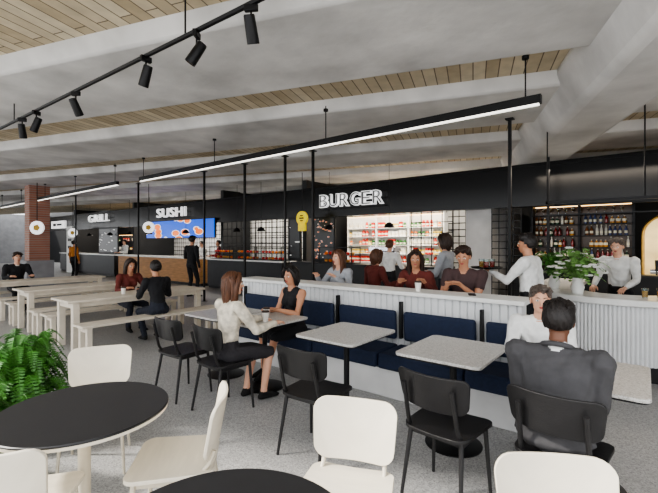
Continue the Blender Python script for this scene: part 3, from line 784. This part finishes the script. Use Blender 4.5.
    if style in('long','bob'):
        L=.25 if style=='long' else .12
        hh=hull([((0,-.05,.02),(.084,.055,.08)),((0,-.062,-L*.6),(.085,.036,.05)),((0,-.065,-L*.95),(.06,.025,.03))]); h.add(hh[0],hh[1],0,Rh)
        for s_ in (-1,1):
            h.tube([Rh@V(q) for q in [(s_*.03,.06,.11),(s_*.075,.045,.06),(s_*.088,.01,-.02),(s_*.085,.0,-L*.6),(s_*.07,.02 if style=='long' else 0,-L)]],[.018,.028,.03,.03,.008],10)
        for i in range(20):
            a=-pi/2+rnd.uniform(-1.75,1.75); r_=.088; w_=rnd.uniform(-.012,.012); l_=L*rnd.uniform(.8,1.12)
            P_=lambda k,z_: Rh@V((cos(a)*r_*k+w_*z_*6,sin(a)*r_*1.05*k-.012,z_))
            h.tube([P_(.75,.09),P_(1.02,.03),P_(1.05,-.04),Rh@V((cos(a)*.09+w_,sin(a)*.075-.02,-l_*.6)),Rh@V((cos(a)*.08-w_,sin(a)*.065-.02,-l_))],[.008,.014,.015,.015,.003],6)
    if style=='bun':
        h.ell((0,-.11,.05),(.042,.04,.042),14,10,T=Rh)
    mk('hair',h,HR[hair],body,ang=60)
    return body
W_=cloth('white_cotton',(232,232,230)); BLKC=cloth('black_cotton',(26,26,30)); MAR=cloth('maroon_cotton',(104,46,40)); GREYS=cloth('grey_suit',(72,71,73)); BLUEG=cloth('pale_grey_knit',(165,168,174))
JEAN=cloth('dark_denim',(38,42,54)); PAT=cloth('cream_print',(214,205,188),.35); ORG=cloth('ochre_cotton',(190,120,50)); DSK=cloth('charcoal_skirt',(48,46,50))
r90=radians(90); r180=pi
sf=((-.1,.4,.08),(.1,.4,.08))
person('woman with long brown hair in cream blouse at cafe table',(-3.2,2.44,0),-.1,.56,.1,.98,((-.12,.5,.8),(.22,.42,.8)),((-.1,.3,.08),(.1,.38,.08)),PAT,DSK,skin='fair',hair='brown',style='long',hy=-.35,bare=True,skirt=True,fem=True,res=.009)
person('woman in sleeveless black dress sitting on the banquette',(-3.45,3.7,0),r180-.1,.56,.12,.98,((-.16,.42,.84),(.05,.4,.82)),((-.02,.5,.1),(.12,.42,.08)),BLKC,BLKC,skin='tan',hair='black',style='bob',hy=.1,hp=-.1,sleeve='none',bare=True,skirt=True,fem=True,res=.009)
person('man in dark grey suit jacket at a cafe table',(-.4,2.53,0),.0,.54,.26,.97,((-.15,.34,.84),(.15,.34,.84)),((-.12,.36,.08),(.13,.36,.08)),GREYS,GREYS,skin='dark',hair='black',style='short',hy=.05,collar=W_,res=.009,elb=.16,suit=True)
person('grey-haired man in white shirt sitting on the banquette',(-.69,3.76,0),r180+.15,.55,.14,.94,((-.15,.4,.85),(.15,.4,.85)),sf,W_,JEAN,skin='fair',hair='grey',style='short',hy=.15,collar=W_,res=.009)
person('person in black top with tied hair sitting on picnic bench',(-6.2,3.38,0),r90-.1,.54,.18,1.0,((-.15,.42,.8),(.18,.4,.8)),((-.12,.25,.08),(.12,.3,.08)),BLKC,JEAN,skin='tan',hair='black',style='bun',fem=True,res=.011)
person('woman with long dark hair in maroon top at picnic table',(-7.6,3.53,0),-r90,.54,.2,1.0,((-.2,.42,.8),(.2,.42,.8)),((-.12,.3,.08),(.12,.3,.08)),MAR,JEAN,skin='tan',hair='dark',style='long',fem=True,hp=-.2,res=.011)
person('man in black suit sitting at a picnic table',(-11.85,2.88,0),-r90,.55,.12,1.04,((-.2,.42,.8),(.2,.42,.8)),sf,BLKC,BLKC,skin='fair',hair='dark',style='short',collar=W_,res=.014)
person('person in ochre top standing near the far stall',(-19.3,6.7,0),.4,.93,.03,1.0,None,None,ORG,BLKC,skin='tan',hair='black',style='bun',fem=True,res=.016)
person('chef in white jacket behind the far counter',(-20.2,9.3,0),r180,.93,.05,1.04,((-.2,.3,1.1),(.2,.3,1.1)),None,W_,BLKC,hair='dark',style='short',res=.016)
person('man in black shirt and trousers standing at the counter',(-10.5,6.75,0),.15,.93,.02,1.06,((-.22,.25,1.05),(.26,.05,.8)),((-.12,.0,.08),(.12,.08,.08)),BLKC,BLKC,skin='tan',hair='black',style='short',hy=.3,res=.014)
person('staff member in red shirt behind the sushi counter',(-13.2,9.75,0),r180-.4,.93,.08,1.0,((-.2,.35,1.1),(.2,.35,1.1)),None,cloth('red_cotton',(130,35,35)),BLKC,skin='tan',hair='black',style='bun',fem=True,res=.016)
person('staff member in white shirt behind the sushi counter',(-14.3,9.75,0),r180,.93,.12,.98,((-.2,.38,1.1),(.2,.38,1.1)),None,W_,BLKC,hair='black',style='short',res=.016)
stf=((-.1,.2,.32),(.1,.2,.32))
person('smiling woman with brown hair in pale grey top at ledge',(-3.64,4.95,0),r180-.1,.72,.14,1.0,((-.2,.36,1.1),(.15,.4,1.1)),stf,BLUEG,JEAN,hair='brown',style='long',hy=-.1,fem=True,res=.011)
person('person in maroon top with brown hair facing the stalls',(-3.5,5.6,0),-.3,.72,.1,1.0,((-.2,.32,.95),(.2,.32,.95)),stf,MAR,JEAN,hair='brown',style='bob',fem=True,res=.012)
person('person in white shirt standing at the burger counter',(-4.35,7.6,0),.1,.93,.04,.97,((-.2,.35,1.1),(.22,.3,1.1)),None,W_,BLKC,hair='brown',style='short',res=.013)
person('woman with long dark hair in maroon top at ledge',(-2.41,4.98,0),r180+.2,.73,.14,1.0,((-.2,.38,1.1),(.12,.42,1.1)),stf,MAR,JEAN,skin='tan',hair='dark',style='long',hy=.2,hp=-.1,fem=True,res=.011)
person('woman in pale grey top standing with arms bent',(-2.4,5.95,0),r90,.93,.02,1.02,((-.16,.3,1.12),(.12,.32,1.12)),None,BLUEG,JEAN,hair='dark',style='bob',fem=True,res=.011)
person('man with tousled dark hair in brown t-shirt at ledge',(-1.72,4.9,0),r180+.1,.735,.2,1.04,((-.05,.37,1.06),(.12,.38,1.06)),stf,cloth('brown_tee',(74,56,56)),JEAN,skin='tan',hair='dark',style='short',hp=-.3,sleeve='short',res=.01)
person('waiter in white shirt carrying a tray of drinks',(-1.06,5.15,0),r90-.1,.93,.03,1.0,((-.12,.4,1.25),(.2,.15,.95)),((-.1,.1,.08),(.1,-.05,.08)),W_,BLKC,skin='tan',hair='black',style='short',res=.01,collar=W_,curl=.1)
tx,ty=-1.54,5.1
mk('serving_tray',G().lathe([(0,0),(.17,0),(.19,.02),(.185,.022),(.168,.006),(0,.006)],32),BLACK,label='round black serving tray with drinks',cat='tray',loc=(tx,ty,1.285))
for dx,dy,m in ((.05,.06,redd),(-.07,.03,amb),(.02,-.08,redd)): tumbler(tx+dx,ty+dy,1.292,m,'tall glass with coloured drink on the tray')
person('bartender in white shirt working behind the bar',(-.28,7.1,0),r180-.3,.93,.14,.98,((-.2,.36,1.02),(.2,.36,1.02)),None,W_,BLKC,hair='grey',style='short',hp=-.2,res=.011,collar=W_)
mk('smartphone',G().cb((0,0,.005),(.075,.15,.009)),BLACK,bevel=.003,label='black smartphone lying on the partition ledge',cat='phone',loc=(-1.45,4.3,1.046),rz=.4)
tumbler(.0,6.0,.955,amb,'glass with amber drink on the bar'); tumbler(.14,6.06,.955,amb,'glass with amber drink on the bar')
t=thing('beer_tap_tower','chrome beer tap tower on the bar','beer tap',(.25,6.2,.955))
mk('column',G().cyl((0,0,0),(0,0,.3),.035,n=18).cyl((-.2,0,.3),(.2,0,.3),.03,n=16),CH,t)
for x in (-.14,0,.14): mk('tap_handle',G().cyl((x,-.03,.3),(x,-.09,.27),.01,n=8).cyl((x,-.05,.32),(x,-.06,.44),.014,.018,n=10),BLACK,t)
# ---------------------------------------------------------------- lights
def area(x,y,z,sx,sy,e,c=(1,1,1),rx=0):
    l=bpy.data.lights.new('stall_light','AREA'); l.shape='RECTANGLE'; l.size=sx; l.size_y=sy; l.energy=e; l.color=c
    o=bpy.data.objects.new('stall_light',l); COL.objects.link(o); o.location=(x,y,z); o.rotation_euler=(rx,0,0)
area(-5.8,10.1,3.0,4,1.2,230,(1,.9,.76)); area(-10.6,9.9,3.0,3.4,.8,110,(1,.92,.8)); area(-16.2,10.2,3.0,5,1.2,170,(1,.93,.84)); area(-23,10.4,3.0,6,1.5,190,(1,.92,.82)); area(.2,8.4,3.0,4,.8,90,(1,.86,.7))
sun=bpy.data.lights.new('sun','SUN'); sun.energy=6.5; sun.angle=radians(5); sun.color=(1,.95,.87)
so=bpy.data.objects.new('sun',sun); COL.objects.link(so); so.rotation_euler=V((.62,.6,-.68)).to_track_quat('-Z','Y').to_euler()
w=bpy.data.worlds.new('world'); SC.world=w; w.use_nodes=True
bg=w.node_tree.nodes['Background']; bg.inputs[0].default_value=(.96,.98,1,1); bg.inputs[1].default_value=2.7
try: SC.view_settings.look='AgX - Medium High Contrast'
except Exception: pass
# ---------------------------------------------------------------- camera
cam=bpy.data.cameras.new('camera'); co_=bpy.data.objects.new('camera',cam); COL.objects.link(co_)
cam.lens=400/658*36; cam.sensor_width=36; cam.shift_y=-3.5/658; cam.clip_start=.05
co_.location=(0,0,1.6); co_.rotation_euler=(pi/2,0,radians(38.3)); SC.camera=co_
